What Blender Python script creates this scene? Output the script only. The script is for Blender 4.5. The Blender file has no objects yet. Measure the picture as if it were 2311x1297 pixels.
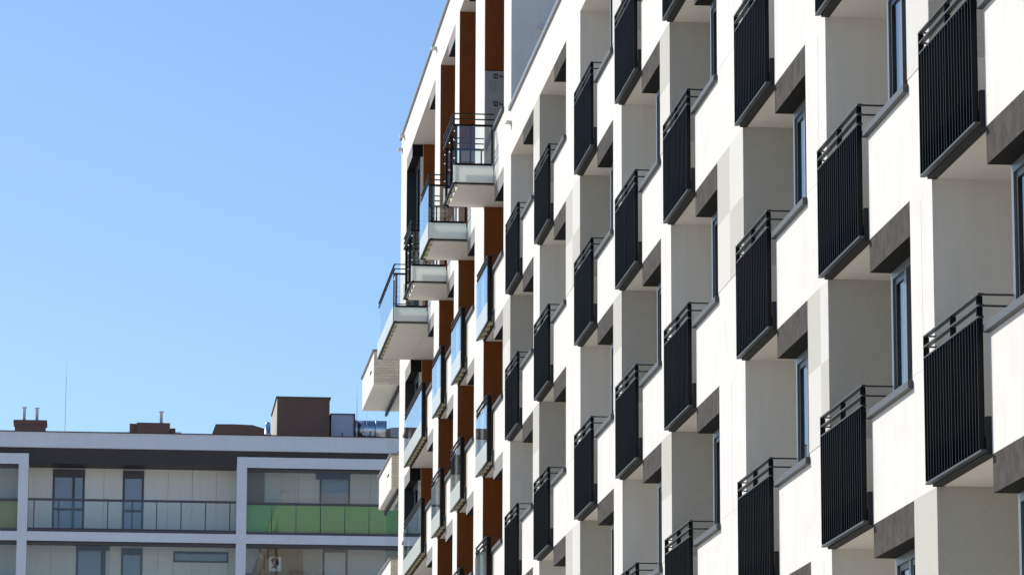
import bpy, bmesh, math, random
from mathutils import Vector, Matrix
random.seed(7)
R = math.radians
scn = bpy.context.scene
COL = scn.collection

# ------------------------------------------------------------------ camera
ZO = 1.6                                   # eye height above the street
CAMX = -7.708
PITCH, YAW, ROLL, FPX = 0.1823, 0.1040, 0.0030, 8388.8
def camera():
    cy, sy = math.cos(YAW), math.sin(YAW)
    r = Vector((cy, -sy, 0)); fw = Vector((sy*math.cos(PITCH), cy*math.cos(PITCH), math.sin(PITCH)))
    u = r.cross(fw)
    rr = math.cos(ROLL)*r + math.sin(ROLL)*u
    uu = -math.sin(ROLL)*r + math.cos(ROLL)*u
    m = Matrix((rr, uu, -fw)).transposed().to_4x4()
    cd = bpy.data.cameras.new('camera'); cd.sensor_width = 36; cd.lens = FPX/2311*36
    cd.clip_start = 0.1; cd.clip_end = 5000
    c = bpy.data.objects.new('camera', cd); COL.objects.link(c)
    c.matrix_world = Matrix.Translation((CAMX, 0, ZO)) @ m
    scn.camera = c
    return rr, uu, fw
RR, UU, FW = camera()
def pix(x, y, z):                          # where a world point falls in the 2311 x 1297 photograph
    d = Vector((x-CAMX, y, z-ZO)); w = d.dot(FW)
    return 1155.5+FPX*d.dot(RR)/w, 648.5-FPX*d.dot(UU)/w
def seen(y0, y1, z0, z1, x0=-0.2, x1=0.3, m=140):
    P = [pix(x, y, z+ZO) for x in (x0, x1) for y in (y0, y1) for z in (z0, z1)]
    return max(p[0] for p in P) > -m and min(p[0] for p in P) < 2311+m and max(p[1] for p in P) > -m and min(p[1] for p in P) < 1297+m

# ------------------------------------------------------------------ light
SUN = Vector((-1.0, 0.95, 0.98)).normalized()     # towards the sun
EXPOSURE = 0.62
w = bpy.data.worlds.new('World'); scn.world = w; w.use_nodes = True
nt = w.node_tree; nt.nodes.clear()
sky = nt.nodes.new('ShaderNodeTexSky'); sky.sky_type = 'NISHITA'; sky.sun_disc = False
sky.sun_elevation = math.asin(SUN.z); sky.sun_rotation = math.atan2(SUN.x, SUN.y)
sky.air_density = 1.0; sky.dust_density = 0.6; sky.ozone_density = 6.5; sky.altitude = 0
bg = nt.nodes.new('ShaderNodeBackground'); bg.inputs[1].default_value = 0.096
wo = nt.nodes.new('ShaderNodeOutputWorld')
nt.links.new(sky.outputs[0], bg.inputs[0]); nt.links.new(bg.outputs[0], wo.inputs[0])
sd = bpy.data.lights.new('sun', 'SUN'); sd.energy = 3.4; sd.angle = R(0.53); sd.color = (1.0, 0.945, 0.86)
so = bpy.data.objects.new('sun', sd); COL.objects.link(so); so.location = (-60, 60, 80)
so.rotation_euler = (-SUN).to_track_quat('-Z', 'Y').to_euler()
scn.view_settings.view_transform = 'Standard'; scn.view_settings.look = 'None'
scn.view_settings.exposure = EXPOSURE; scn.view_settings.gamma = 1
scn.view_settings.use_curve_mapping = False

# ------------------------------------------------------------------ materials
M = {}
def nodes(name):
    m = bpy.data.materials.new(name); m.use_nodes = True; M[name] = m
    n = m.node_tree.nodes; n.clear()
    o = n.new('ShaderNodeOutputMaterial'); return m, m.node_tree, n, o
def mat(name, col, rough=0.6, metal=0.0, var=0.0, scale=3.0, bump=0.0, bscale=200.0, streak=0.0, spec=0.5, rib=0.0, rnd=0.0):
    m, t, n, o = nodes(name); L = t.links.new
    p = n.new('ShaderNodeBsdfPrincipled'); L(p.outputs[0], o.inputs[0])
    p.inputs['Roughness'].default_value = rough; p.inputs['Metallic'].default_value = metal
    p.inputs['Specular IOR Level'].default_value = spec
    p.inputs['Base Color'].default_value = (*col, 1)
    geo = n.new('ShaderNodeNewGeometry')
    cur = None
    def mul(fac_socket, lo, hi):
        nonlocal cur
        mr = n.new('ShaderNodeMapRange'); mr.inputs[1].default_value = 0.3; mr.inputs[2].default_value = 0.7
        mr.inputs[3].default_value = lo; mr.inputs[4].default_value = hi; L(fac_socket, mr.inputs[0])
        v = n.new('ShaderNodeMix'); v.data_type = 'RGBA'; v.blend_type = 'MULTIPLY'; v.inputs[0].default_value = 1
        if cur is None: v.inputs[6].default_value = (*col, 1)
        else: L(cur, v.inputs[6])
        L(mr.outputs[0], v.inputs[7]); cur = v.outputs[2]
    if var:
        tx = n.new('ShaderNodeTexNoise'); tx.inputs['Scale'].default_value = scale; tx.inputs['Detail'].default_value = 8
        tx.inputs['Roughness'].default_value = 0.62
        L(geo.outputs['Position'], tx.inputs['Vector']); mul(tx.outputs[0], 1-var, 1+var*0.6)
    if streak:
        mp = n.new('ShaderNodeMapping'); mp.inputs['Scale'].default_value = (5, 5, 0.35); L(geo.outputs['Position'], mp.inputs[0])
        tx = n.new('ShaderNodeTexNoise'); tx.inputs['Scale'].default_value = 1.6; tx.inputs['Detail'].default_value = 5
        L(mp.outputs[0], tx.inputs['Vector']); mul(tx.outputs[0], 1-streak, 1+streak*0.4)
    if rnd:
        oi = n.new('ShaderNodeObjectInfo'); mr = n.new('ShaderNodeMapRange'); mr.inputs[3].default_value = 0.3; mr.inputs[4].default_value = 0.7
        L(oi.outputs['Random'], mr.inputs[0]); mul(mr.outputs[0], 1-rnd, 1+rnd*0.6)
    if cur is not None: L(cur, p.inputs['Base Color'])
    h = None
    if bump:
        tb = n.new('ShaderNodeTexNoise'); tb.inputs['Scale'].default_value = bscale; tb.inputs['Detail'].default_value = 4
        L(geo.outputs['Position'], tb.inputs['Vector'])
        b = n.new('ShaderNodeBump'); b.inputs['Strength'].default_value = bump; b.inputs['Distance'].default_value = 0.004
        L(tb.outputs[0], b.inputs['Height']); h = b.outputs[0]
    if rib:                                      # combed diagonal grooves, 34 mm apart
        sx = n.new('ShaderNodeSeparateXYZ'); L(geo.outputs['Position'], sx.inputs[0])
        a = n.new('ShaderNodeMath'); a.operation = 'SUBTRACT'; L(sx.outputs[2], a.inputs[0]); L(sx.outputs[0], a.inputs[1])
        c = n.new('ShaderNodeMath'); c.operation = 'ADD'; L(a.outputs[0], c.inputs[0]); L(sx.outputs[1], c.inputs[1])
        k = n.new('ShaderNodeMath'); k.operation = 'MULTIPLY'; k.inputs[1].default_value = 2*math.pi/0.034; L(c.outputs[0], k.inputs[0])
        s = n.new('ShaderNodeMath'); s.operation = 'SINE'; L(k.outputs[0], s.inputs[0])
        b2 = n.new('ShaderNodeBump'); b2.inputs['Strength'].default_value = 1.0; b2.inputs['Distance'].default_value = rib
        L(s.outputs[0], b2.inputs['Height'])
        if h is not None: L(h, b2.inputs['Normal'])
        h = b2.outputs[0]
    if h is not None: L(h, p.inputs['Normal'])
    return m
def glass(name, tint, refl_tint=(1, 1, 1), rough=0.0, f0=0.05, opaque=None, mixo=0.0):
    m, t, n, o = nodes(name); L = t.links.new
    tr = n.new('ShaderNodeBsdfTransparent'); tr.inputs[0].default_value = (*tint, 1)
    body = tr.outputs[0]
    if opaque is not None:
        df = n.new('ShaderNodeBsdfDiffuse'); df.inputs[0].default_value = (*opaque, 1)
        ms = n.new('ShaderNodeMixShader'); ms.inputs[0].default_value = mixo
        L(tr.outputs[0], ms.inputs[1]); L(df.outputs[0], ms.inputs[2]); body = ms.outputs[0]
    gl = n.new('ShaderNodeBsdfGlossy'); gl.inputs['Roughness'].default_value = rough; gl.inputs[0].default_value = (*refl_tint, 1)
    lw = n.new('ShaderNodeLayerWeight'); lw.inputs[0].default_value = 0.5
    pw = n.new('ShaderNodeMath'); pw.operation = 'POWER'; pw.inputs[1].default_value = 5; L(lw.outputs['Facing'], pw.inputs[0])
    ma = n.new('ShaderNodeMath'); ma.operation = 'MULTIPLY_ADD'; ma.inputs[1].default_value = 1-f0; ma.inputs[2].default_value = f0
    L(pw.outputs[0], ma.inputs[0])
    mx = n.new('ShaderNodeMixShader'); L(ma.outputs[0], mx.inputs[0]); L(body, mx.inputs[1]); L(gl.outputs[0], mx.inputs[2])
    L(mx.outputs[0], o.inputs[0]); return m

mat('plaster', (0.685, 0.66, 0.612), 0.85, var=0.065, scale=1.7, bump=0.3, bscale=160, streak=0.045)
mat('render_joint', (0.58, 0.57, 0.54), 0.9)
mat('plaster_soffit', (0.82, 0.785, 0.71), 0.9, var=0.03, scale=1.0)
mat('plaster_ribbed', (0.62, 0.60, 0.55), 0.85, rib=0.0016)
mat('ribbed_grey', (0.49, 0.47, 0.415), 0.85, rib=0.0016)
mat('ribbed_reveal', (0.50, 0.48, 0.42), 0.85, rib=0.0016)
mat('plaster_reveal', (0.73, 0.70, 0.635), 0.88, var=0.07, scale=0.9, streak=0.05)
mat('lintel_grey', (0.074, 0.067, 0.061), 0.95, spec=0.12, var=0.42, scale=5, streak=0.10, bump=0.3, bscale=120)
mat('lintel_glow', (0.22, 0.205, 0.195), 0.8, var=0.08, scale=5)  # lintel grey of the taller block, lightened to paint in the glow there
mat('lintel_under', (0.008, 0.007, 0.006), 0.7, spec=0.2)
mat('anthracite', (0.006, 0.006, 0.006), 0.45, var=0.10, scale=6, spec=0.15)
mat('rail_metal', (0.048, 0.054, 0.056), 0.5, var=0.08, scale=9, spec=0.35)
mat('slab_membrane', (0.012, 0.012, 0.013), 0.75)
mat('frame_light', (0.14, 0.155, 0.16), 0.38)
mat('frame_dark', (0.018, 0.020, 0.024), 0.4)
mat('sill_metal', (0.060, 0.064, 0.066), 0.55, var=0.06, scale=5)
mat('coping_metal', (0.20, 0.20, 0.205), 0.45)
mat('brown_cladding', (0.21, 0.064, 0.015), 0.6, spec=0.15, var=0.10, scale=2.0, streak=0.08, rnd=0.05)
mat('insulation', (0.30, 0.34, 0.35), 0.85, var=0.06, scale=4)
mat('print_black', (0.015, 0.015, 0.017), 0.7)
mat('print_white', (0.6, 0.62, 0.62), 0.7)
mat('fascia_white', (0.92, 0.95, 0.92), 0.22, var=0.03, scale=1.2)
def add_translucency(name, col, f):
    t = M[name].node_tree; n = t.nodes; p = [q for q in n if q.type == 'BSDF_PRINCIPLED'][0]; o = [q for q in n if q.type == 'OUTPUT_MATERIAL'][0]
    tl = n.new('ShaderNodeBsdfTranslucent'); tl.inputs[0].default_value = (*col, 1); ms = n.new('ShaderNodeMixShader'); ms.inputs[0].default_value = f
    t.links.new(p.outputs[0], ms.inputs[1]); t.links.new(tl.outputs[0], ms.inputs[2]); t.links.new(ms.outputs[0], o.inputs[0])
add_translucency('fascia_white', (0.92, 0.95, 0.88), 0.4)
mat('bracket_cream', (0.62, 0.55, 0.36), 0.7)
mat('steel_bright', (0.62, 0.64, 0.66), 0.25, metal=1.0)
mat('steel_duct', (0.50, 0.53, 0.57), 0.22, metal=1.0, var=0.12, scale=2.5, bump=0.3, bscale=9)
mat('brick', (0.60, 0.54, 0.43), 0.85, var=0.06, scale=20, rnd=0.10)
mat('mortar', (0.40, 0.36, 0.30), 0.9)
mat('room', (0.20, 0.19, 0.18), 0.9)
mat('far_white', (0.76, 0.77, 0.80), 0.8, var=0.04, scale=0.8, streak=0.04)
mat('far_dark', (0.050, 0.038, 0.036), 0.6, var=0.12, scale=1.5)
mat('far_panel', (0.86, 0.83, 0.75), 0.75, rnd=0.05, streak=0.03)
mat('far_tan', (0.34, 0.26, 0.175), 0.8, var=0.06)
mat('far_frame', (0.085, 0.075, 0.085), 0.5)
mat('far_window', (0.30, 0.36, 0.44), 0.08)
mat('far_shutter', (0.62, 0.65, 0.66), 0.6)
mat('whitewash', (0.60, 0.58, 0.52), 0.85, var=0.12, scale=9)
mat('chimney_brown', (0.135, 0.075, 0.058), 0.75, var=0.12, scale=1.5, streak=0.06)
mat('housing_sunlit_side', (0.42, 0.36, 0.30), 0.8)  # paler copy of the housing brown: sunlight painted into its left face
mat('cabinet_grey', (0.36, 0.41, 0.50), 0.5, var=0.05, scale=1.5, streak=0.06)
mat('hatch_pale', (0.60, 0.58, 0.60), 0.6)
mat('poster_paper', (0.85, 0.90, 0.92), 0.7)
mat('poster_dark', (0.050, 0.018, 0.035), 0.7)
mat('poster_pink', (0.50, 0.30, 0.36), 0.7)
mat('terracotta', (0.12, 0.06, 0.035), 0.6)
mat('leaf', (0.07, 0.10, 0.04), 0.7, rnd=0.2)
mat('chair_dark', (0.06, 0.07, 0.06), 0.7)
mat('paving', (0.43, 0.40, 0.35), 0.9, var=0.15, scale=0.4)
mat('asphalt', (0.05, 0.05, 0.052), 0.9, var=0.15, scale=1.0)
glass('glass_clear', (0.93, 0.96, 0.96), f0=0.05)
glass('glass_balcony', (0.84, 0.92, 0.92), f0=0.06)
glass('glass_window', (0.80, 0.86, 0.88), f0=0.07)
glass('glass_far', (0.93, 0.94, 0.93), f0=0.03)
glass('glass_dim', (0.5, 0.55, 0.6), (0.22, 0.25, 0.33), f0=0.05)
glass('glass_green', (0.30, 0.55, 0.26), f0=0.05, opaque=(0.22, 0.46, 0.15), mixo=0.66)
glass('glass_olive', (0.45, 0.52, 0.24), f0=0.05, opaque=(0.33, 0.36, 0.13), mixo=0.66)

# ------------------------------------------------------------------ builders
WL = {}                                    # object -> world location
def link(name, data, world, parent=None):
    o = bpy.data.objects.new(name, data); COL.objects.link(o)
    world = Vector(world); WL[o] = world
    if parent is not None:
        o.parent = parent; o.location = world - WL[parent]
    else: o.location = world
    return o
def tag(o, label=None, cat=None, group=None, kind=None):
    if label: o['label'] = label
    if cat: o['category'] = cat
    if group: o['group'] = group
    if kind: o['kind'] = kind
    return o
def empty(name, loc, label, cat, group=None):
    o = link(name, None, (loc[0], loc[1], loc[2])); o.empty_display_size = 0.2
    return tag(o, label, cat, group)
CACHE = {}
QF = [(0, 4, 6, 2), (1, 3, 7, 5), (0, 1, 5, 4), (2, 6, 7, 3), (0, 2, 3, 1), (4, 5, 7, 6)]  # -x +x -y +y -z +z
FI = {'-x': 0, '+x': 1, '-y': 2, '+y': 3, '-z': 4, '+z': 5}
def box_mesh(name, boxes, mats, fm=None, bevel=0):
    key = (tuple(tuple(round(v, 3) for v in b) for b in boxes), tuple(mats), tuple(sorted(fm.items())) if fm else None, bevel)
    if key in CACHE: return CACHE[key]
    V, Fc, mi = [], [], []
    for b in boxes:
        n = len(V)
        for i in range(8): V.append((b[i & 1], b[2+((i >> 1) & 1)], b[4+((i >> 2) & 1)]))
        for q, f in enumerate(QF):
            Fc.append(tuple(n+k for k in f)); mi.append(0)
    # fix the vertex order used above: bit0=x bit1=y bit2=z
    me = bpy.data.meshes.new(name); me.from_pydata(V, [], Fc)
    for m in mats: me.materials.append(M[m])
    if fm:
        for q in range(len(Fc)):
            for k, v in fm.items():
                if q % 6 == FI[k]: me.polygons[q].material_index = v
    if bevel:
        bm = bmesh.new(); bm.from_mesh(me)
        bmesh.ops.bevel(bm, geom=bm.edges[:], offset=bevel, segments=1, affect='EDGES', clamp_overlap=True)
        bm.to_mesh(me); bm.free()
    me.update(); CACHE[key] = me
    return me
def boxes(name, bl, m, parent=None, origin=None, fm=None, bevel=0):
    """several boxes (x0,x1,y0,y1,z0,z1; z from eye level) as ONE mesh"""
    if origin is None: b = bl[0]; origin = ((b[0]+b[1])/2, (b[2]+b[3])/2, b[4])
    ox, oy, oz = origin
    rel = [(b[0]-ox, b[1]-ox, b[2]-oy, b[3]-oy, b[4]-oz, b[5]-oz) for b in bl]
    mats = m if isinstance(m, (list, tuple)) else [m]
    return link(name, box_mesh(name, rel, mats, fm, bevel), (ox, oy, oz+ZO), parent)
def box(name, b, m, parent=None, fm=None, bevel=0): return boxes(name, [b], m, parent, None, fm, bevel)
def prism(name, pts, y0, y1, m, parent=None):
    """outline in x-z (z from eye level) swept from y0 to y1"""
    n = len(pts); cx = sum(p[0] for p in pts)/n; z0 = min(p[1] for p in pts); cy = (y0+y1)/2
    V = [(p[0]-cx, y0-cy, p[1]-z0) for p in pts] + [(p[0]-cx, y1-cy, p[1]-z0) for p in pts]
    Fc = [tuple(range(n)), tuple(range(2*n-1, n-1, -1))] + [(i, i+n, (i+1) % n+n, (i+1) % n) for i in range(n)]
    me = bpy.data.meshes.new(name); me.from_pydata(V, [], Fc); me.materials.append(M[m])
    bm = bmesh.new(); bm.from_mesh(me); bmesh.ops.recalc_face_normals(bm, faces=bm.faces); bm.to_mesh(me); bm.free()
    return link(name, me, (cx, cy, z0+ZO), parent)
def lathe(name, prof, loc, m, parent=None, seg=24, axis='z', smooth=True):
    """profile (r, h) turned about a vertical (or x) axis"""
    V, Fc = [], []
    for r, h in prof:
        for i in range(seg):
            a = 2*math.pi*i/seg
            V.append((r*math.cos(a), r*math.sin(a), h) if axis == 'z' else (h, r*math.cos(a), r*math.sin(a)))
    for j in range(len(prof)-1):
        for i in range(seg):
            k = (i+1) % seg; Fc.append((j*seg+i, j*seg+k, (j+1)*seg+k, (j+1)*seg+i))
    Fc.append(tuple(range(seg-1, -1, -1))); Fc.append(tuple((len(prof)-1)*seg+i for i in range(seg)))
    me = bpy.data.meshes.new(name); me.from_pydata(V, [], Fc); me.materials.append(M[m])
    bm = bmesh.new(); bm.from_mesh(me); bmesh.ops.recalc_face_normals(bm, faces=bm.faces); bm.to_mesh(me); bm.free()
    if smooth:
        for p in me.polygons: p.use_smooth = len(p.vertices) == 4
    return link(name, me, (loc[0], loc[1], loc[2]+ZO), parent)

# ------------------------------------------------------------------ the setting
def ground():
    me = bpy.data.meshes.new('ground'); s = 1500
    me.from_pydata([(-s, -s, 0), (s, -s, 0), (s, s, 0), (-s, s, 0)], [], [(0, 1, 2, 3)]); me.materials.append(M['paving'])
    tag(link('ground', me, (0, 0, 0)), kind='structure')
    me = bpy.data.meshes.new('road')
    me.from_pydata([(-15, -60, 0), (-9.5, -60, 0), (-9.5, 134, 0), (-15, 134, 0)], [], [(0, 1, 2, 3)]); me.materials.append(M['asphalt'])
    tag(link('road', me, (0, 0, 0.004)), kind='structure')
    for x in (-9.35, -15.15):
        tag(link('kerb', box_mesh('kerb', [(-0.15, 0.15, -60, 134, 0, 0.12)], ['far_white']), (x, 0, 0)), kind='structure')
ground()

FLOOR0, ST = 4.60, 3.0                      # underside of the balconies of the lowest storey in view; storey height
def lev(k): return FLOOR0+ST*k
SLOT, PAN = 2.28, 2.03                      # open part and window part of one bay
LEFT = [34.65, 40.0, 45.57, 51.87, 57.15, 62.51, 68.80, 74.12]
RIGHT = [30.32, 35.68, 41.24, 47.62, 52.86, 58.16, 64.57, 69.86]
ROOF_MAIN, ROOF_TOWER = 17.46, 23.66
DEEP = 1.7

def window(par, y0, y1, z0, z1, x=0.225, fr='frame_light', tilt=False, sill=True, sillz=None, far=False):
    """window filling y0..y1, z0..z1, its frame facing -x"""
    t = 0.085; yc = (y0+y1)/2; org = (x, yc, z0); ym = y1-0.66 if not far else yc
    fb = [(x, x+0.075, y0, y0+t, z0, z1), (x, x+0.075, y1-t, y1, z0, z1), (x, x+0.075, y0+t, y1-t, z0, z0+t),
          (x, x+0.075, y0+t, y1-t, z1-t, z1), (x+0.012, x+0.075, ym-0.05, ym+0.05, z0+t, z1-t)]
    wnd = boxes('window', fb, fr, par, org)
    for i, (a, b) in enumerate(((ym+0.05, y1-t), (y0+t, ym-0.05))):
        s = 0.065; c, d = z0+t, z1-t; xx = x+0.024
        sb = [(xx, xx+0.05, a, a+s, c, d), (xx, xx+0.05, b-s, b, c, d), (xx, xx+0.05, a+s, b-s, c, c+s), (xx, xx+0.05, a+s, b-s, d-s, d)]
        so_ = (xx+0.025, (a+b)/2, c)
        sash = boxes('sash', sb, 'frame_dark', wnd, so_)
        pane = box('pane', (xx+0.018, xx+0.030, a+s, b-s, c+s, d-s), 'glass_window' if i == 0 else 'glass_dim', wnd)
        if tilt and i == 1:
            sash.rotation_euler = (0, R(5.5), 0)
            dz = s
            pane.rotation_euler = (0, R(5.5), 0); pane.location.x += math.tan(R(5.5))*dz
    if sill:
        sz = z0 if sillz is None else sillz
        box('sill', (-0.055, x+0.03, y0-0.03, y1+0.035, sz-0.085, sz-0.002), 'sill_metal', wnd, bevel=0.006)
    return wnd

BAL_INDIV = []; BAL_REST = []
def bar_balcony(par, yl, z, individual):
    y0, y1 = yl-SLOT-0.03, yl+0.03
    xf = -0.11; org = (xf, (y0+y1)/2, z)
    rb = []
    for h in (1.44, 1.337, 1.231): rb.append((xf, xf+0.052, y0, y1, z+h-0.014, z+h))
    rb.append((xf, xf+0.055, y0, y1, z, z+0.020))
    for h in (1.437, 1.334): rb.append((xf+0.054, 0.222, y0+0.012, y0+0.045, z+h-0.014, z+h))
    for h in (1.437, 1.334): rb.append((xf+0.054, 0.03, y1-0.06, y1-0.035, z+h-0.014, z+h))
    rb.append((xf+0.056, 0.0, y1-0.05, y1-0.02, z+0.002, z+0.09))
    b = boxes('balcony_railing', rb, 'rail_metal', par, org)
    for y in (y0+0.09, (y0+y1)/2, y1-0.006):
        box('post', (xf+0.002, xf+0.060, y-0.006, y+0.006, z+0.031, z+1.425), 'anthracite', b)
    br = box('bracket', (xf+0.062, -0.002, y0+0.084, y0+0.096, z+0.005, z+0.15), 'anthracite', b)
    n = 18
    for i in range(n):
        y = y0+0.09+(y1-y0-0.09)*(i+1)/(n+1)
        if abs(y-(y0+y1)/2) < 0.03: continue
        q = (xf+0.004, xf+0.046, y-0.0055, y+0.0055, z+0.031, z+1.216)
        if individual: box('baluster', q, 'anthracite', b)
        else: BAL_REST.append(q)
    for i, dz in enumerate((0.04, 0.10)):
        lathe('bolt', [(0.012, -0.004), (0.012, 0.008), (0.006, 0.010)], (-0.025, y0+0.078, z+dz), 'steel_bright', b, seg=8)
    return b

def pier_details(par, i, k):
    """combed render on the pier and reveal left of bay i, storey k (chequerboard of smooth and combed)"""
    top = lev(k+1)-0.02; mid = top-0.88; bot = top-1.77
    if k == 3: top -= 0.08; 
    yl = LEFT[i]; yr = RIGHT[i+1] if i < 7 else 75.58
    if not seen(yl, yr, bot, top): return
    e = 0.006
    wide = (yr-yl) > 1.1
    div = {1: 40.47, 2: 46.63, 5: 63.58}.get(i, (yl+yr)/2)
    if i == 7: wide = False
    if wide:
        box('combed_panel', (-e, 0.001, div, yr, mid, top), 'ribbed_grey', par)
        box('combed_panel', (-e, 0.001, div, yr, bot, mid), 'plaster_ribbed', par)
        box('combed_panel', (-e, 0.001, yl+e, div, mid, top), 'plaster_ribbed', par)
        box('combed_panel', (-e, 0.001, yl+e, div, bot, mid), 'ribbed_grey', par)
    else:
        box('combed_panel', (-e, 0.001, yl+e, yr, mid, top), 'ribbed_grey', par)
        box('combed_panel', (-e, 0.001, yl+e, yr, bot, mid), 'plaster_ribbed', par)
    box('combed_reveal', (-e, DEEP-0.01, yl-e, yl+0.001, bot, top-0.001), 'ribbed_reveal', par)

# ------------------------------------------------------------------ the long white block
def main_block():
    root = empty('apartment_building', (6, 52, 0), 'long white apartment block with staggered loggias and black barred balconies', 'building')
    zg = -ZO
    # piers between the bays, full height; their near faces are the loggia reveals
    box('pier', (0, DEEP, 24.3, RIGHT[0], zg, ROOF_MAIN), 'plaster', root)
    for i in range(7):
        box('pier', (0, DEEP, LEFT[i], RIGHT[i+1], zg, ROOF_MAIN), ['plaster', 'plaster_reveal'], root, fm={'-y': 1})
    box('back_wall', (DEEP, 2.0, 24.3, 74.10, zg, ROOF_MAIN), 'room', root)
    box('gable_wall', (DEEP+0.3, 14, 24.3, 24.6, zg, ROOF_MAIN), 'plaster', root)
    box('rear_wall', (14, 14.3, 24.3, 74.10, zg, ROOF_MAIN), 'plaster', root)
    box('roof', (0.3, 14, 24.6, 74.09, ROOF_MAIN-0.45, ROOF_MAIN-0.30), 'paving', root)
    cop = box('roof_coping', (-0.045, 0.36, 24.2, 74.30, ROOF_MAIN, ROOF_MAIN+0.10), 'coping_metal', root, bevel=0.008)
    for i in range(8):
        yl, yr = LEFT[i], RIGHT[i]; yp = yl-SLOT
        # band above the top storey
        top = lev(4)-0.09
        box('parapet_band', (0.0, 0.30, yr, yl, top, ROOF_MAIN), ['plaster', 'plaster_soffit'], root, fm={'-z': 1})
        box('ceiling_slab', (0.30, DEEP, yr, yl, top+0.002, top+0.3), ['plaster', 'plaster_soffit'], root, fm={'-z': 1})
        kmin = None
        for k in range(-1, 4):
            z = lev(k); zt = lev(k+1) if k < 3 else lev(4)-0.08
            if not seen(yr, yl, z-0.4, zt): continue
            if kmin is None: kmin = k
            # slab over the storey below, its dark front edge
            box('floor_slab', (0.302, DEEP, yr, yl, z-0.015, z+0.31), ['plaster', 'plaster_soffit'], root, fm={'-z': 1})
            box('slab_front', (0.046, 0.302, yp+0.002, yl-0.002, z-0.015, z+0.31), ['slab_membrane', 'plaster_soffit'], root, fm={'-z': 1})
            box('slab_edge', (-0.046, 0.045, yp+0.004, yl-0.004, z-0.022, z+0.325), 'slab_membrane', root)
            # spandrel under the window and grey lintel over it
            box('spandrel', (0.0, 0.30, yr, yp, z-0.02, z+1.15), 'plaster', root)
            lb = zt-0.37 if k < 3 else lev(4)-0.39
            lt = zt-0.02 if k < 3 else top
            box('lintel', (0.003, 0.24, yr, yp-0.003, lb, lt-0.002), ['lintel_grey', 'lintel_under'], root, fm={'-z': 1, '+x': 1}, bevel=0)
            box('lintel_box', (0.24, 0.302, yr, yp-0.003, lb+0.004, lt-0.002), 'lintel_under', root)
            # wall between loggia and room
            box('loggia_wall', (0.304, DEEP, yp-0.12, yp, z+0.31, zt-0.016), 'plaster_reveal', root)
            tl = (i == 1 and k == 0) or (i == 0 and k == 1) or (i == 1 and k == 1)
            if seen(yr, yp, z+1.0, lb): window(root, yr, yp, z+1.17, lb, tilt=tl)
            if seen(yp, yl, z, z+1.44, m=20): bar_balcony(root, yl, z, i <= 4)
            if (i+k) % 2: pier_details(root, i, k)
            elif i < 7:
                d_ = {1: 40.47, 2: 46.63, 5: 63.58}.get(i, (yl+RIGHT[i+1])/2)
                jz = lev(k+1)-1.79
                if seen(yl, yl, jz, zt):
                    box('render_joint', (-0.0015, 0.001, d_-0.005, d_+0.005, jz, zt-0.12), 'render_joint', root)
                    box('render_joint', (-0.0015, 0.001, yl, RIGHT[i+1], jz-0.008, jz), 'render_joint', root)
        if kmin is not None and kmin > -1:
            box('lower_wall', (0.0, 0.30, yr, yl, zg, lev(kmin)-0.021), 'plaster', root)
        elif kmin is not None:
            box('lower_wall', (0.0, 0.30, yr, yl, zg, lev(-1)-0.021), 'plaster', root)
    if BAL_REST:
        o = boxes('balusters', BAL_REST, 'anthracite', root, (-0.09, 66, 7)); tag(o, kind='stuff')
    # overflow spout on the parapet
    boxes('overflow_spout', [(-0.11, 0.0, 74.02, 74.30, 17.18, 17.195), (-0.11, 0.0, 74.0, 74.02, 17.15, 17.195), (-0.012, 0.0, 74.0, 74.015, 17.0, 17.15)], 'plaster', root, (0, 74, 17))
    return root
main_block()

# ------------------------------------------------------------------ the taller block beyond, brown recesses
TL_ = [79.83, 86.08, 91.45]; TR_ = [75.58, 81.97, 87.22]
def glass_balcony(par, y0, y1, z, panes):
    xf = -0.16; org = (xf, (y0+y1)/2, z); rb = []
    for h in (1.44, 1.337, 1.235): rb.append((xf, xf+0.045, y0, y1, z+h-0.014, z+h))
    rb.append((xf-0.004, xf+0.05, y0, y1, z-0.012, z+0.012))
    for h in (1.437, 1.30): rb.append((xf+0.047, 0.222, y0+0.01, y0+0.04, z+h-0.014, z+h))
    b = boxes('balcony_railing', rb, 'rail_metal', par, org)
    for y in (y0+0.012, y1-0.012):
        box('post', (xf+0.016, xf+0.105, y-0.012, y+0.012, z+0.013, z+1.42), 'anthracite', b)
    st = (y1-y0)/panes
    for i in range(panes):
        a, c = y0+i*st+0.008, y0+(i+1)*st-0.008
        box('glass_pane', (xf-0.002, xf+0.010, a, c, z+0.43, z+1.215), 'glass_balcony', b)
        box('fascia_panel', (xf-0.003, xf+0.010, a, c, z+0.014, z+0.425), 'fascia_white', b)
        for q in (0.25, 0.75):
            ym = a+(c-a)*q
            box('bracket', (xf+0.02, -0.013, ym-0.11, ym+0.11, z-0.005, z+0.17), 'bracket_cream', b)
    return b
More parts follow.
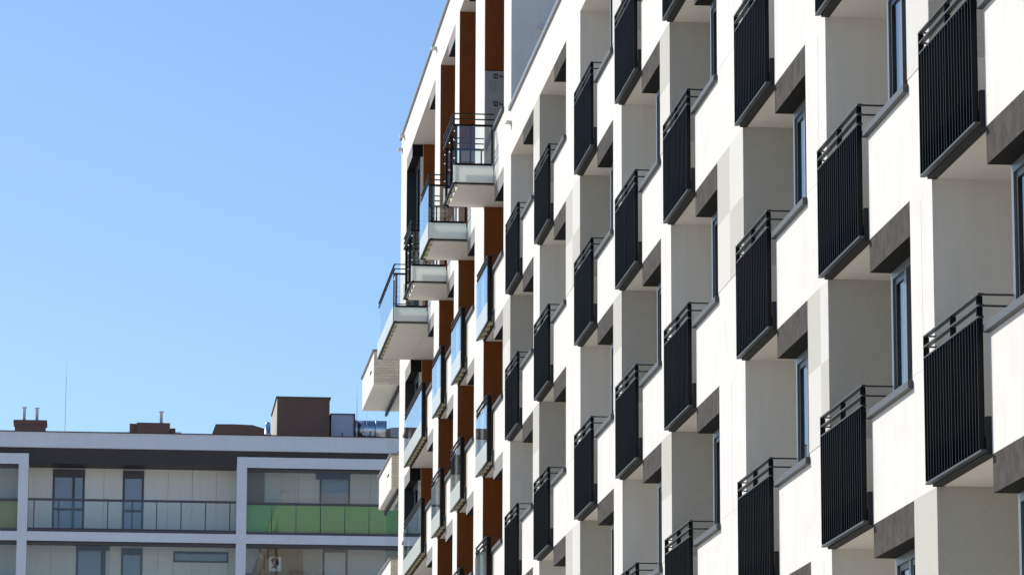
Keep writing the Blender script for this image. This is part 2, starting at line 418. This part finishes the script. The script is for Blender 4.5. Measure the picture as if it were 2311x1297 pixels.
def deep_balcony(par, y0, y1, z, front_glass):
    xf = -0.90; org = (xf, (y0+y1)/2, z)
    rb = []
    for h, t in ((1.55, 0.02), (1.43, 0.02), (1.31, 0.045)):
        rb.append((xf, xf+0.045, y0, y1, z+h-t, z+h))
        for y in (y0, y1-0.045): rb.append((xf+0.046, -0.003, y, y+0.045, z+h-t, z+h))
    rb.append((xf, xf+0.05, y0, y1, z-0.005, z+0.028))
    for y in (y0, y1-0.03): rb.append((xf+0.051, -0.003, y, y+0.03, z-0.005, z+0.028))
    for y in (y0+0.002, y1-0.05): rb.append((xf+0.051, -0.06, y, y+0.045, z+0.405, z+0.455))
    b = boxes('balcony_railing', rb, 'anthracite', par, org)
    sl = box('balcony_slab', (xf+0.13, 0.0455, y0+0.14, y1-0.06, z-0.012, z+0.34), ['plaster', 'plaster_soffit'], par, fm={'-z': 1})
    n = max(2, round((y1-y0)/1.05)+1)
    for i in range(n):
        y = y0+0.02+(y1-y0-0.04)*i/(n-1)
        box('post', (xf+0.046, xf+0.10, y-0.018, y+0.018, z+0.03, z+1.30), 'anthracite', b)
    for x in (-0.52, -0.055):
        for y in (y0+0.022, y1-0.022):
            box('post', (x-0.018, x+0.018, y-0.012, y+0.012, z+0.46, z+1.26), 'anthracite', b)
    for y in (y0-0.016, y1+0.002):
        box('fascia_panel', (xf+0.01, -0.03, y, y+0.012, z+0.04, z+0.40), 'fascia_white', b)
        box('glass_pane', (xf+0.06, -0.07, y, y+0.010, z+0.46, z+1.26), 'glass_clear', b)
    m = max(2, round((y1-y0)/0.62)); st = (y1-y0)/m
    for i in range(m):
        ym = y0+st*(i+0.5)
        hw = 0.13 if front_glass else 0.035
        box('bracket', (xf+0.055, xf+0.128, ym-hw, ym+hw, z-0.004, z+0.13), 'bracket_cream', b)
    if front_glass:
        p = max(2, round((y1-y0)/1.1)); st = (y1-y0)/p
        for i in range(p):
            a, c = y0+i*st+0.006, y0+(i+1)*st-0.006
            box('fascia_panel', (xf-0.014, xf-0.002, a, c, z+0.01, z+0.42), 'fascia_white', b)
            box('glass_pane', (xf-0.014, xf-0.002, a, c, z+0.43, z+1.29), 'glass_balcony', b)
    else:
        for i in range(n):
            y = y0+0.02+(y1-y0-0.04)*i/(n-1)
            for h in (0.55, 0.95, 1.15):
                lathe('clamp', [(0.02, -0.012), (0.02, 0.012)], (xf+0.04, y-0.02, z+h), 'steel_bright', b, seg=8)
    return b
def brown_wall(par, y, z0, z1, x0=0.004):
    e = 0.012; st = 0.40; x = x0
    while x < DEEP-0.05:
        x1 = min(x+st, DEEP-0.02)
        box('cladding_panel', (x, x1-0.005, y-e, y+0.001, z0, z1), 'brown_cladding', par); x = x1
def tower():
    root = empty('apartment_tower', (6, 89, 0), 'taller white block beyond with brown-clad recesses, glass balconies and roof corner against the sky', 'building')
    zg = -ZO
    box('pier', (0, DEEP, 74.12, TR_[0], zg, ROOF_TOWER), ['plaster', 'plaster_reveal'], root, fm={})
    box('side_wall', (DEEP, 16, 74.12, 74.5, zg, ROOF_TOWER), 'plaster', root)
    box('pier', (0, DEEP, TL_[0], TR_[1], zg, ROOF_TOWER), 'plaster', root)
    box('pier', (0, DEEP, TL_[1], TR_[2], zg, ROOF_TOWER), 'plaster', root)
    box('pier', (0, DEEP, TL_[2], 92.98, zg, ROOF_TOWER), 'plaster', root)
    box('pier', (0, DEEP, 102.60, 104.72, zg, ROOF_TOWER), ['plaster', 'frame_dark'], root, fm={'-y': 1})
    box('end_wall', (DEEP, 16, 104.4, 104.72, zg, ROOF_TOWER), 'plaster', root)
    box('back_wall', (DEEP, 2.0, 74.5, 104.4, zg, ROOF_TOWER), 'room', root)
    box('rear_wall', (16, 16.3, 74.12, 104.72, zg, ROOF_TOWER), 'plaster', root)
    box('roof', (0.3, 16, 74.5, 104.4, ROOF_TOWER-0.5, ROOF_TOWER-0.3), 'paving', root)
    box('roof_coping', (-0.05, 0.4, 74.06, 104.80, ROOF_TOWER, ROOF_TOWER+0.11), 'coping_metal', root, bevel=0.008)
    box('roof_coping', (0.4, 16.2, 74.06, 74.50, ROOF_TOWER, ROOF_TOWER+0.11), 'coping_metal', root, bevel=0.008)
    TOP = 22.64
    for i, (yl, yr) in enumerate(list(zip(TL_, TR_)) + [(102.60, 92.98)]):
        wide = i == 3
        yp = yl-SLOT if not wide else 94.92
        ys = yl if not wide else 100.65             # far end of the open slot
        box('parapet_band', (0.0, 0.30, yr, yl, TOP, ROOF_TOWER), ['plaster', 'plaster_soffit'], root, fm={'-z': 1})
        box('ceiling_slab', (0.30, DEEP, yr, yl, TOP+0.002, TOP+0.3), ['plaster', 'plaster_soffit'], root, fm={'-z': 1})
        spans = [(yr, yp)] + ([(ys, yl)] if wide else [])
        box('lower_wall', (0.0, 0.30, yr, yl, zg, lev(1)-0.021), 'plaster', root)
        for k in (1, 2, 3, 4):
            z = lev(k); zt = lev(k+1) if k < 4 else TOP+0.01
            box('floor_slab', (0.302, DEEP, yr, yl, z-0.015, z+0.31), ['plaster', 'plaster_soffit'], root, fm={'-z': 1})
            box('slab_front', (0.046, 0.302, yp+0.002, ys-0.002, z-0.015, z+0.31), ['slab_membrane', 'plaster_soffit'], root, fm={'-z': 1})
            if k < 4: box('slab_edge', (-0.012, 0.045, yp+0.004, ys-0.004, z-0.018, z+0.31), 'slab_membrane', root)
            lb = zt-0.36
            for (a, c) in spans:
                box('spandrel', (0.0, 0.30, a, c, z-0.02, z+1.15), 'plaster', root)
                lo = (a, c-0.003) if a == yr else (a+0.003, c)
                box('lintel', (0.003, 0.24, lo[0], lo[1], lb, zt-0.022), ['lintel_glow', 'lintel_under'], root, fm={'-z': 1, '+x': 1, '-y': 1})
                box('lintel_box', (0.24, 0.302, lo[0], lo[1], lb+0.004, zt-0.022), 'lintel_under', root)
                window(root, a, c, z+(1.17 if k < 4 else 1.26), lb, fr='frame_dark' if wide else 'frame_light')
            box('loggia_wall', (0.304, DEEP, yp-0.12, yp, z+0.31, zt-0.016), 'brown_cladding', root)
            if wide:
                box('loggia_wall', (0.304, DEEP, ys, ys+0.12, z+0.31, zt-0.016), 'plaster', root)
                brown_wall(root, ys, z+0.32, zt-0.017, x0=0.315)
                box('window_jamb', (0.232, 0.303, ys-0.0, ys+0.1, z+1.2, lb-0.002), 'plaster_soffit', root)
            elif not (i == 0 and k == 4):
                brown_wall(root, ys, z+0.32, zt-0.017)
            else:
                brown_wall(root, ys, lev(5)+0.06, zt-0.017)
            if k < 4:
                glass_balcony(root, yp-0.12, ys+0.03, z, 2 if not wide else 5)
            else:
                deep_balcony(root, yp-0.02, ys+0.12, z, i in (1, 3))
    # bare insulation boards where the cladding of the nearest recess is unfinished
    Yb = 79.83
    for (a, c) in ((17.0, 17.86), (17.865, 18.975), (18.98, 19.64)):
        box('insulation_board', (0.004, 1.2, Yb-0.05, Yb+0.001, a, c), 'insulation', root)
    for zt in (19.585, 18.955):
        x0, s = 0.19, 0.105; yb = Yb-0.053
        lg = box('printed_mark', (x0, x0+s, yb-0.002, yb+0.002, zt-s, zt), 'print_black', root)
        for sg in (-1, 1):
            cx = x0+s/2
            prism('mark_stroke', [(cx+sg*0.004, zt-0.025), (cx+sg*0.012, zt-0.025), (cx+sg*0.040, zt-0.075), (cx+sg*0.024, zt-0.075)], yb-0.005, yb-0.003, 'print_white', lg)
        cu = bpy.data.curves.new('lettering', 'FONT'); cu.body = 'Ro'; cu.size = 0.088; cu.extrude = 0.0008; cu.offset = 0.003
        tmp = bpy.data.objects.new('tmp', cu); COL.objects.link(tmp)
        bpy.context.view_layer.update()
        me = bpy.data.meshes.new_from_object(tmp.evaluated_get(bpy.context.evaluated_depsgraph_get()))
        bpy.data.objects.remove(tmp); me.materials.clear(); me.materials.append(M['print_black'])
        o = link('lettering', me, (x0+s+0.028, yb-0.002, zt-0.082+ZO), root); o.rotation_euler = (R(90), 0, 0)
        for r_ in range(5):
            for c0, wd in ((0.10, 0.05), (0.19, 0.06)):
                zz = zt-0.19-r_*0.052
                if zz < 17.9: continue
                box('fine_print', (c0, c0+wd, yb-0.001, yb+0.002, zz, zz+0.016), 'coping_metal', root)
    # overflow spouts and a small wall vent
    for (y, z) in ((92.7, 23.36), (103.6, 23.50), (104.35, 23.28)):
        boxes('overflow_spout', [(-0.14, 0.0, y-0.12, y+0.12, z, z+0.05), (-0.02, 0.0, y-0.13, y-0.12, z-0.10, z+0.05)], 'plaster', root, (0, y, z))
    lathe('wall_vent', [(0.001, -0.05), (0.06, -0.02), (0.07, 0.02), (0.05, 0.05)], (0.64, 74.06, 19.2), 'hatch_pale', root, seg=16)
    # rear wing past the end of the tower: brick-sided balconies
    box('rear_wing_wall', (0.9, 14, 104.73, 112, zg, 16.6), 'plaster', root)
    for j, (k, xf) in enumerate(((4, -0.68), (3, -0.145), (2, -0.145))):
        z = lev(k)+0.06; y0, y1 = 105.6, 110.8; h = 0.96
        p = box('parapet_balcony', (xf, 0.898, y0, y1, z, z+h), ['plaster', 'plaster_soffit', 'mortar'], root, fm={'-z': 1, '-y': 2})
        box('coping', (xf-0.05, 0.896, y0-0.05, y1+0.05, z+h+0.001, z+h+0.05), 'coping_metal', p)
        row, bl = 0.079, 0.24; r_ = 0; zz = z+0.006
        while zz+row < z+h:
            x = xf-(bl/2 if r_ % 2 else 0)
            while x < 0.2:
                a, c = max(x, xf+0.004), x+bl-0.010
                if c-a > 0.03: box('brick', (a, c, y0-0.012-0.003*random.random(), y0+0.001, zz, zz+row-0.010), 'brick', p)
                x += bl
            zz += row; r_ += 1
        box('drain_slot', (xf-0.02, xf+0.001, y0+1.0, y0+1.5, z+0.50, z+0.54), 'lintel_grey', p)
        if k < 4:
            zb, ztop = z+h+0.052, lev(k+1)+0.055; n = 5; st = (y1-y0-0.2)/n
            hd = boxes('glazing_rail', [(0.03, 0.12, y0+0.05, y1+0.25, ztop-0.12, ztop-0.002), (0.03, 0.10, y0+0.05, y1-0.05, zb, zb+0.05)], 'anthracite', root, (0.07, y0, zb))
            for q in range(n):
                box('glass_pane', (0.06, 0.07, y0+0.1+q*st+0.005, y0+0.1+(q+1)*st-0.005, zb+0.051, ztop-0.122), 'glass_clear', hd)
    return root
tower()

# ------------------------------------------------------------------ the building across the end of the street
FY = 145.0
def far_building():
    root = empty('terrace_building', (-4, 152, 0), 'grey white building closing the view, with deep glazed balconies and green glass panels', 'building')
    XL, XR = -20.4, 14.0; zg = -ZO
    BY = 146.3; TY = 146.4                          # balcony back wall, roof terrace back wall
    cols = [(-20.4, -20.0), (-11.88, -11.50), (-3.40, -3.01), (5.10, 5.48), (13.6, 14.0)]
    box('body', (XL, XR, TY+0.021, 160, zg, 20.2), 'far_white', root)
    box('roof_parapet', (XL, XR, FY-0.25, FY+0.15, 20.10, 20.70), 'far_white', root)
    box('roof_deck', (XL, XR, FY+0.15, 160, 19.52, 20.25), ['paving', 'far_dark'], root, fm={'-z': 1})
    box('roof_coping', (XL-0.05, XR+0.05, FY-0.30, FY+0.20, 20.701, 20.735), 'far_dark', root)
    box('dark_fascia', (XL, XR, FY-0.10, FY+0.149, 19.50, 20.099), 'far_dark', root)
    for a, c in cols:
        box('column', (a, c, FY-0.28, FY+0.35, zg, 19.849), 'far_white', root)
    for s in (16.81, 13.77):
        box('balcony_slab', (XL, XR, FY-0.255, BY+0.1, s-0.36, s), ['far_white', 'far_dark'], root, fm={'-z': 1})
    def panelwall(x0, x1, y, z0, z1, w=0.78, m='far_panel', name='wall_panel'):
        n = max(1, round((x1-x0)/w)); st = (x1-x0)/n
        for i in range(n): box(name, (x0+i*st+0.006, x0+(i+1)*st-0.006, y-0.03, y+0.02, z0, z1), m, root)
    def door(x0, x1, y, z0, z1, hdr, mull=None, rail=None, hx=None, gl='far_window', fm='far_frame'):
        t = 0.07; h0, h1 = hx or (x0, x1)
        fb = [(x0, x0+t, y-0.06, y+0.02, z0, z1-hdr), (x1-t, x1, y-0.06, y+0.02, z0, z1-hdr), (h0, h1, y-0.09, y+0.02, z1-hdr, z1)]
        if mull: fb.append((mull-0.05, mull+0.05, y-0.06, y+0.02, z0, z1-hdr))
        if rail: fb.append((x0+t, x1-t, y-0.055, y+0.015, rail-0.05, rail+0.05))
        d = boxes('door', fb, fm, root)
        cuts = [x0+t] + ([mull-0.05, mull+0.05] if mull else []) + [x1-t]
        for j in range(0, len(cuts), 2): box('pane', (cuts[j], cuts[j+1], y-0.035, y-0.02, z0, z1-hdr), gl, d)
        return d
    def glazing(x0, x1, z0, z1, n=9, m='glass_far', y=FY, name='glass_pane'):
        st = (x1-x0)/n; L_ = []
        for i in range(n): L_.append(box(name, (x0+i*st+0.007, x0+(i+1)*st-0.007, y, y+0.012, z0, z1), m, root))
        return L_
    for bi, (x0, x1) in enumerate(((-20.0, -11.88), (-11.50, -3.40), (-3.01, 5.10), (5.48, 13.6))):
        terrace = bi == 1
        green = 'glass_olive' if bi == 0 else 'glass_green'
        # upper storey
        if terrace:
            xs = [x0+0.0, -10.61, -9.36, -7.83, -7.01, x1]
            q = (TY/148.4); tx = lambda v: CAMX+(v-CAMX)*q
            zt_ = 19.515
            panelwall(-11.7, tx(-10.62), TY, 16.82, zt_); panelwall(tx(-9.35), tx(-7.84), TY, 16.82, zt_); panelwall(tx(-7.0), -3.2, TY, 16.82, zt_, 0.95)
            door(tx(-10.61), tx(-9.36), TY, 16.82, 19.45, 0.31, mull=tx(-9.79), rail=17.88)
            door(tx(-7.83), tx(-7.01), TY, 16.82, 19.44, 0.31, rail=17.85)
            for sx in (x0-0.2, x1+0.0): box('terrace_side_wall', (sx, sx+0.2, FY+0.36, TY-0.03, 16.81, 19.515), 'far_panel', root)
            rb = [(x0+0.02, x1-0.02, FY-0.16, FY-0.08, 18.03, 18.12), (x0+0.02, x1-0.02, FY-0.15, FY-0.09, 16.92, 16.97), (x0+0.001, x1-0.001, FY-0.22, FY-0.02, 16.812, 16.905)]
            rl = boxes('railing', rb, 'far_frame', root)
            n = 9
            for i in range(n):
                px = -11.25+i*0.95
                box('post', (px-0.022, px+0.022, FY-0.14, FY-0.10, 16.97, 18.03), 'far_frame', rl)
                if i < n-1: box('glass_pane', (px+0.03, px+0.92, FY-0.125, FY-0.115, 16.98, 18.02), 'glass_far', rl)
        else:
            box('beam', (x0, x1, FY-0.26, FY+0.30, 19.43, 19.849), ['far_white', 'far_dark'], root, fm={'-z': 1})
            tr = boxes('glazing_frame', [(x0, x1, FY-0.05, FY+0.10, 19.30, 19.428), (x0, x1, FY-0.06, FY+0.09, 18.01, 18.10), (x0, x1, FY-0.20, FY+0.10, 16.812, 16.925)], 'far_frame', root)
            n = 8; st = 0.955; s0 = -2.01-0.955-0.02 if bi == 2 else x0
            xx = x0
            e = [x0] + [q for q in ([-2.01+0.955*i for i in range(8)] if bi == 2 else [x1-0.955*(8-i) for i in range(8)]) if x0+0.05 < q < x1-0.05] + [x1]
            for a, c in zip(e[:-1], e[1:]):
                box('glass_pane', (a+0.006, c-0.006, FY+0.0, FY+0.012, 18.102, 19.298), 'glass_far', tr)
                box('green_panel', (a+0.014, c-0.014, FY-0.01, FY+0.006, 16.93, 18.005), green, tr)
            box('loggia_side', (x0-0.0, x0+0.02, FY+0.36, BY-0.04, 16.815, 19.42), 'far_tan', root)
            if bi == 2:
                panelwall(-3.0, -2.27, BY, 16.82, 19.5, 0.8, 'far_tan'); panelwall(-2.26, -0.23, BY, 16.82, 19.5, 0.68); panelwall(1.13, x1, BY, 16.82, 19.5, 0.8)
                panelwall(-0.23, -0.08, BY, 16.82, 19.2, 0.2)
                door(-0.07, 1.12, BY, 16.82, 19.46, 0.24, hx=(-0.22, 1.12))
            else: panelwall(x0, x1, BY, 16.82, 19.5)
            box('loggia_ceiling', (x0, x1, FY+0.301, BY+0.09, 19.45, 19.519), 'far_tan', root)
            box('loggia_wall', (x0, x1, BY+0.021, BY+0.09, 16.812, 19.449), 'far_white', root)
        # lower storey
        tr = boxes('glazing_frame', [(x0, x1, FY-0.08, FY+0.10, 16.33, 16.448), (x0, x1, FY-0.06, FY+0.09, 14.97, 15.06), (x0, x1, FY-0.20, FY+0.10, 13.772, 13.885)], 'far_frame', root)
        e = [x0+(x1-x0)*i/8 for i in range(9)]
        for a, c in zip(e[:-1], e[1:]):
            box('glass_pane', (a+0.006, c-0.006, FY, FY+0.012, 15.062, 16.328), 'glass_far', tr)
            box('green_panel', (a+0.014, c-0.014, FY-0.01, FY+0.006, 13.89, 14.965), green if bi != 1 else 'glass_far', tr)
        if bi == 1:
            panelwall(x0-0.1, -9.6, BY, 13.78, 16.44, 0.95)
            door(-9.58, -8.45, BY, 13.78, 16.44, 0.18, hx=(-9.58, -8.30), mull=-8.58)
            panelwall(-8.28, -7.84, BY, 13.78, 16.44); door(-7.83, -7.02, BY, 13.78, 16.36, 0.26)
            panelwall(-7.0, -5.80, BY, 13.78, 16.44, 0.6)
            panelwall(-5.79, -3.65, BY, 13.78, 15.84, 0.72); panelwall(-5.79, -3.65, BY, 16.29, 16.44, 0.72); panelwall(-3.64, x1+0.2, BY, 13.78, 16.44)
            wn = boxes('strip_window', [(-5.79, -3.65, BY-0.07, BY+0.02, 16.19, 16.27), (-5.79, -3.65, BY-0.07, BY+0.02, 15.86, 15.92), (-5.79, -5.73, BY-0.07, BY+0.02, 15.92, 16.19), (-3.71, -3.65, BY-0.07, BY+0.02, 15.92, 16.19)], 'far_frame', root)
            box('pane', (-5.73, -3.71, BY-0.04, BY-0.02, 15.92, 16.19), 'far_window', wn)
        elif bi == 2:
            panelwall(-3.0, -0.70, BY, 13.78, 16.44, 2.4, 'far_tan')
            prism('bare_plaster_patch', [(-2.99, 16.42), (-2.97, 15.5), (-2.72, 15.45), (-2.62, 15.75), (-2.55, 16.0), (-2.42, 16.12), (-2.36, 16.10), (-2.30, 16.0), (-2.33, 16.22), (-2.42, 16.30), (-2.48, 16.42)], BY-0.045, BY-0.031, 'whitewash', root)
            for r_ in range(34):
                for c_ in range(4):
                    a = -0.70+c_*0.2-(0.1 if r_ % 2 else 0); b_ = a+0.19; a = max(a, -0.695); b_ = min(b_, 0.06)
                    if b_-a > 0.04 and 15.0 < 13.8+r_*0.078: box('brick', (a, b_, BY-0.035-0.006*random.random(), BY+0.02, 13.8+r_*0.078, 13.8+r_*0.078+0.070), 'whitewash', root)
            door(0.08, 1.05, BY, 13.78, 16.44, 0.12, gl='far_shutter')
            panelwall(1.06, x1, BY, 13.78, 16.44, 2.0, 'far_shutter')
        else: panelwall(x0, x1, BY, 13.78, 16.44)
    box('loggia_back', (XL, XR, BY+0.021, BY+0.09, 13.772, 16.449), 'far_white', root)
    # chimney stacks, housings and roof hatches standing on the roof
    Y = 147.0; rd = 20.25
    def pipe(x, y, z0, z1, par, r=0.06):
        lathe('flue_pipe', [(r, 0), (r, z1-z0-0.06), (r*1.1, z1-z0-0.05), (r*2.0, z1-z0-0.015), (r*1.6, z1-z0)], (x, y, z0), 'hatch_pale', par, seg=14)
    c = box('chimney', (-12.14, -10.94, Y, Y+0.9, rd, 21.31), 'chimney_brown', root)
    box('chimney_cap', (-12.20, -10.88, Y-0.05, Y+0.95, 21.311, 21.49), 'chimney_brown', c, bevel=0.02)
    pipe(-11.79, Y+0.4, 21.49, 22.06, c); pipe(-11.29, Y+0.4, 21.49, 22.04, c)
    c = box('chimney', (-7.34, -6.02, Y, Y+1.2, rd, 21.47), 'chimney_brown', root)
    box('chimney_cap', (-7.62, -7.341, Y+0.2, Y+1.0, rd, 21.45), 'chimney_brown', c); box('chimney_cap', (-6.019, -5.80, Y+0.1, Y+1.1, rd, 21.28), 'chimney_brown', c, bevel=0.03)
    pipe(-6.37, Y+0.5, 21.47, 22.0, c)
    box('roof_housing', (-1.78, 0.32, Y, Y+5.1, rd, 22.58), ['chimney_brown', 'housing_sunlit_side'], root, fm={'-x': 1})
    box('roof_housing_coping', (-1.83, 0.37, Y-0.05, Y+5.15, 22.581, 22.62), 'chimney_brown', root)
    prism('roof_hatch', [(-8.50, rd), (-8.92, 21.42), (-5.55, 21.47), (-5.20, 21.02), (-5.20, rd)], Y+2.5, Y+5, 'hatch_pale', root)
    prism('roof_hatch', [(-4.42, rd), (-4.37, 21.02), (-4.21, 21.49), (-3.5, 21.50), (-2.74, 21.48), (-2.22, 21.33), (-2.2, rd)], Y+0.2, Y+3, 'chimney_brown', root)
    return root
far_building()

def roof_things():
    Y = 147.0; rd = 20.25
    o = empty('vent_stack', (-2.16, 146.6, rd+ZO), 'short shiny steel vent stack left of the tall brown roof housing', 'vent')
    lathe('pipe', [(0.115, 0), (0.115, 0.75), (0.14, 0.76), (0.14, 0.80), (0.115, 0.81), (0.115, 1.15), (0.09, 1.24), (0.04, 1.27)], (-2.16, 146.6, rd), 'steel_bright', o, seg=20)
    o = empty('ventilation_cabinet', (0.9, Y+0.8, rd+ZO), 'pale blue grey metal cabinet beside the tall brown roof housing', 'cabinet')
    b = box('casing', (0.40, 1.30, Y+0.25, Y+1.6, rd, 21.97), 'cabinet_grey', o)
    box('cover', (0.36, 1.36, Y+0.2, Y+1.65, 21.971, 22.01), 'far_dark', o)
    box('side_frame', (1.301, 1.36, Y+0.22, Y+1.6, rd, 21.97), 'far_dark', o)
    box('handle', (0.84, 0.87, Y+0.22, Y+0.249, 21.0, 21.25), 'far_dark', o)
    o = empty('ventilation_duct', (2.1, Y+0.8, rd+ZO), 'large round galvanised ventilation duct lying on the far roof', 'duct')
    lathe('pipe', [(0.41, 0), (0.41, 0.35), (0.415, 0.36), (0.41, 0.37), (0.41, 1.41)], (1.38, Y+0.8, 21.42), 'steel_duct', o, seg=40, axis='x')
    for x in (1.40, 2.22, 2.76): lathe('flange', [(0.405, -0.02), (0.44, -0.02), (0.44, 0.02), (0.405, 0.02)], (x, Y+0.8, 21.42), 'steel_bright', o, seg=40, axis='x')
    for x in (1.6, 2.5): box('foot', (x-0.05, x+0.05, Y+0.5, Y+1.1, rd, 21.03), 'far_dark', o)
    box('junction_box', (1.66, 1.95, Y+0.36, Y+0.44, 21.18, 21.28), 'hatch_pale', o); box('junction_box', (2.00, 2.16, Y+0.34, Y+0.44, 21.16, 21.32), 'hatch_pale', o)
    for lab, x, z1 in (('tall thin lightning rod standing right of the twin-flue chimney', -10.17, 23.9), ('thin lightning rod rising behind the blue grey cabinet', 1.42, 23.2), ('short lightning rod standing in front of the round duct', 1.82, 22.3)):
        y = Y+0.1; o = empty('lightning_rod', (x, y, rd+ZO), lab, 'rod', 'lightning rods on the far roof')
        lathe('mast', [(0.012, 0), (0.012, z1-rd-0.6), (0.006, z1-rd-0.59), (0.004, z1-rd)], (x, y, rd), 'hatch_pale', o, seg=8)
        lathe('base', [(0.14, 0), (0.14, 0.06), (0.05, 0.09)], (x, y, rd), 'far_white', o, seg=14)
roof_things()

def loggia_things():
    # poster behind the glass of the lower loggia
    BY = 146.3; x0, x1, z0, z1 = -2.04, -1.56, 15.55, 16.11; yb = BY-0.034
    o = empty('poster', (x0+0.24, yb, z0+ZO), 'white poster with a dark and pink head in profile on the tan loggia wall', 'poster')
    box('paper', (x0, x1, yb-0.006, yb, z0, z1), 'poster_paper', o)
    def P(pts, m, n, d): prism(n, [(x0+px*0.48, z1-py*0.56) for px, py in pts], yb-0.008-d, yb-0.0065-d*0.5, m, o)
    P([(0.30, 0.06), (0.20, 0.14), (0.17, 0.28), (0.24, 0.38), (0.30, 0.46), (0.20, 0.49), (0.27, 0.54), (0.36, 0.52), (0.38, 0.60), (0.27, 0.70), (0.17, 0.79), (0.45, 0.76), (0.57, 0.83), (0.67, 0.93), (0.63, 0.80), (0.60, 0.66), (0.68, 0.58), (0.77, 0.60), (0.79, 0.50), (0.84, 0.44), (0.79, 0.36), (0.80, 0.24), (0.72, 0.10), (0.55, 0.04)], 'poster_dark', 'silhouette', 0.0)
    P([(0.48, 0.03), (0.70, 0.03), (0.62, 0.22), (0.55, 0.36), (0.60, 0.50), (0.55, 0.66), (0.50, 0.78), (0.46, 0.74), (0.46, 0.60), (0.36, 0.50), (0.34, 0.36), (0.42, 0.24)], 'poster_pink', 'pink_band', 0.002)
    # bowl planter
    o = empty('planter', (-0.98, 145.7, 13.77+ZO), 'brown bowl planter behind the lower loggia glass, right of the poster', 'planter')
    lathe('stand', [(0.16, 0), (0.16, 0.03), (0.05, 0.06), (0.05, 1.28), (0.12, 1.30)], (-0.98, 145.7, 13.77), 'far_frame', o, seg=16)
    lathe('bowl', [(0.12, 1.30), (0.22, 1.42), (0.29, 1.60), (0.31, 1.68), (0.31, 1.73), (0.27, 1.73)], (-0.98, 145.7, 13.77), 'terracotta', o, seg=28)
    V, Fc = [], []
    for i in range(120):
        a = random.uniform(0, 6.28); r = random.uniform(0, 0.26); h = 1.72+random.uniform(-0.02, 0.06); c = Vector((r*math.cos(a), r*math.sin(a), h))
        d = Vector((random.uniform(-1, 1), random.uniform(-1, 1), random.uniform(0.1, 1))).normalized()*0.05; s = d.orthogonal().normalized()*0.014
        n = len(V); V += [c-s, c+d*0.5-s*1.5, c+d, c+s]; Fc.append((n, n+1, n+2, n+3))
    me = bpy.data.meshes.new('leaves'); me.from_pydata(V, [], Fc); me.materials.append(M['leaf'])
    tag(link('leaves', me, (-0.98, 145.7, 13.77+ZO), o), kind='stuff')
    # tub chair seen through the green glass
    o = empty('tub_chair', (1.33, 145.72, 16.81+ZO), 'dark rounded tub chair behind the green glass balcony panels', 'chair')
    V, Fc = [], []; n = 20
    for i in range(n+1):
        a = math.pi*1.35*(i/n)-math.pi*0.175+math.pi
        top = 0.55+0.20*math.sin(math.pi*i/n)
        for r, h in ((0.38, 0.12), (0.44, top), (0.36, top), (0.31, 0.14)):
            V.append((r*math.cos(a), r*math.sin(a)*0.9, h))
    for i in range(n):
        for j in range(4):
            k = (j+1) % 4; Fc.append((i*4+j, i*4+k, (i+1)*4+k, (i+1)*4+j))
    Fc += [(0, 1, 2, 3), (n*4+3, n*4+2, n*4+1, n*4)]
    me = bpy.data.meshes.new('backrest'); me.from_pydata(V, [], Fc); me.materials.append(M['chair_dark'])
    link('backrest', me, (1.33, 145.72, 16.81+ZO), o)
    lathe('seat', [(0.30, 0), (0.33, 0.05), (0.33, 0.12), (0.28, 0.15)], (1.33, 145.72, 17.08), 'chair_dark', o, seg=20)
    for sx in (-1, 1):
        for sy in (-1, 1): lathe('leg', [(0.018, 0), (0.022, 0.28)], (1.33+sx*0.2, 145.72+sy*0.2, 16.812), 'far_frame', o, seg=8)
loggia_things()
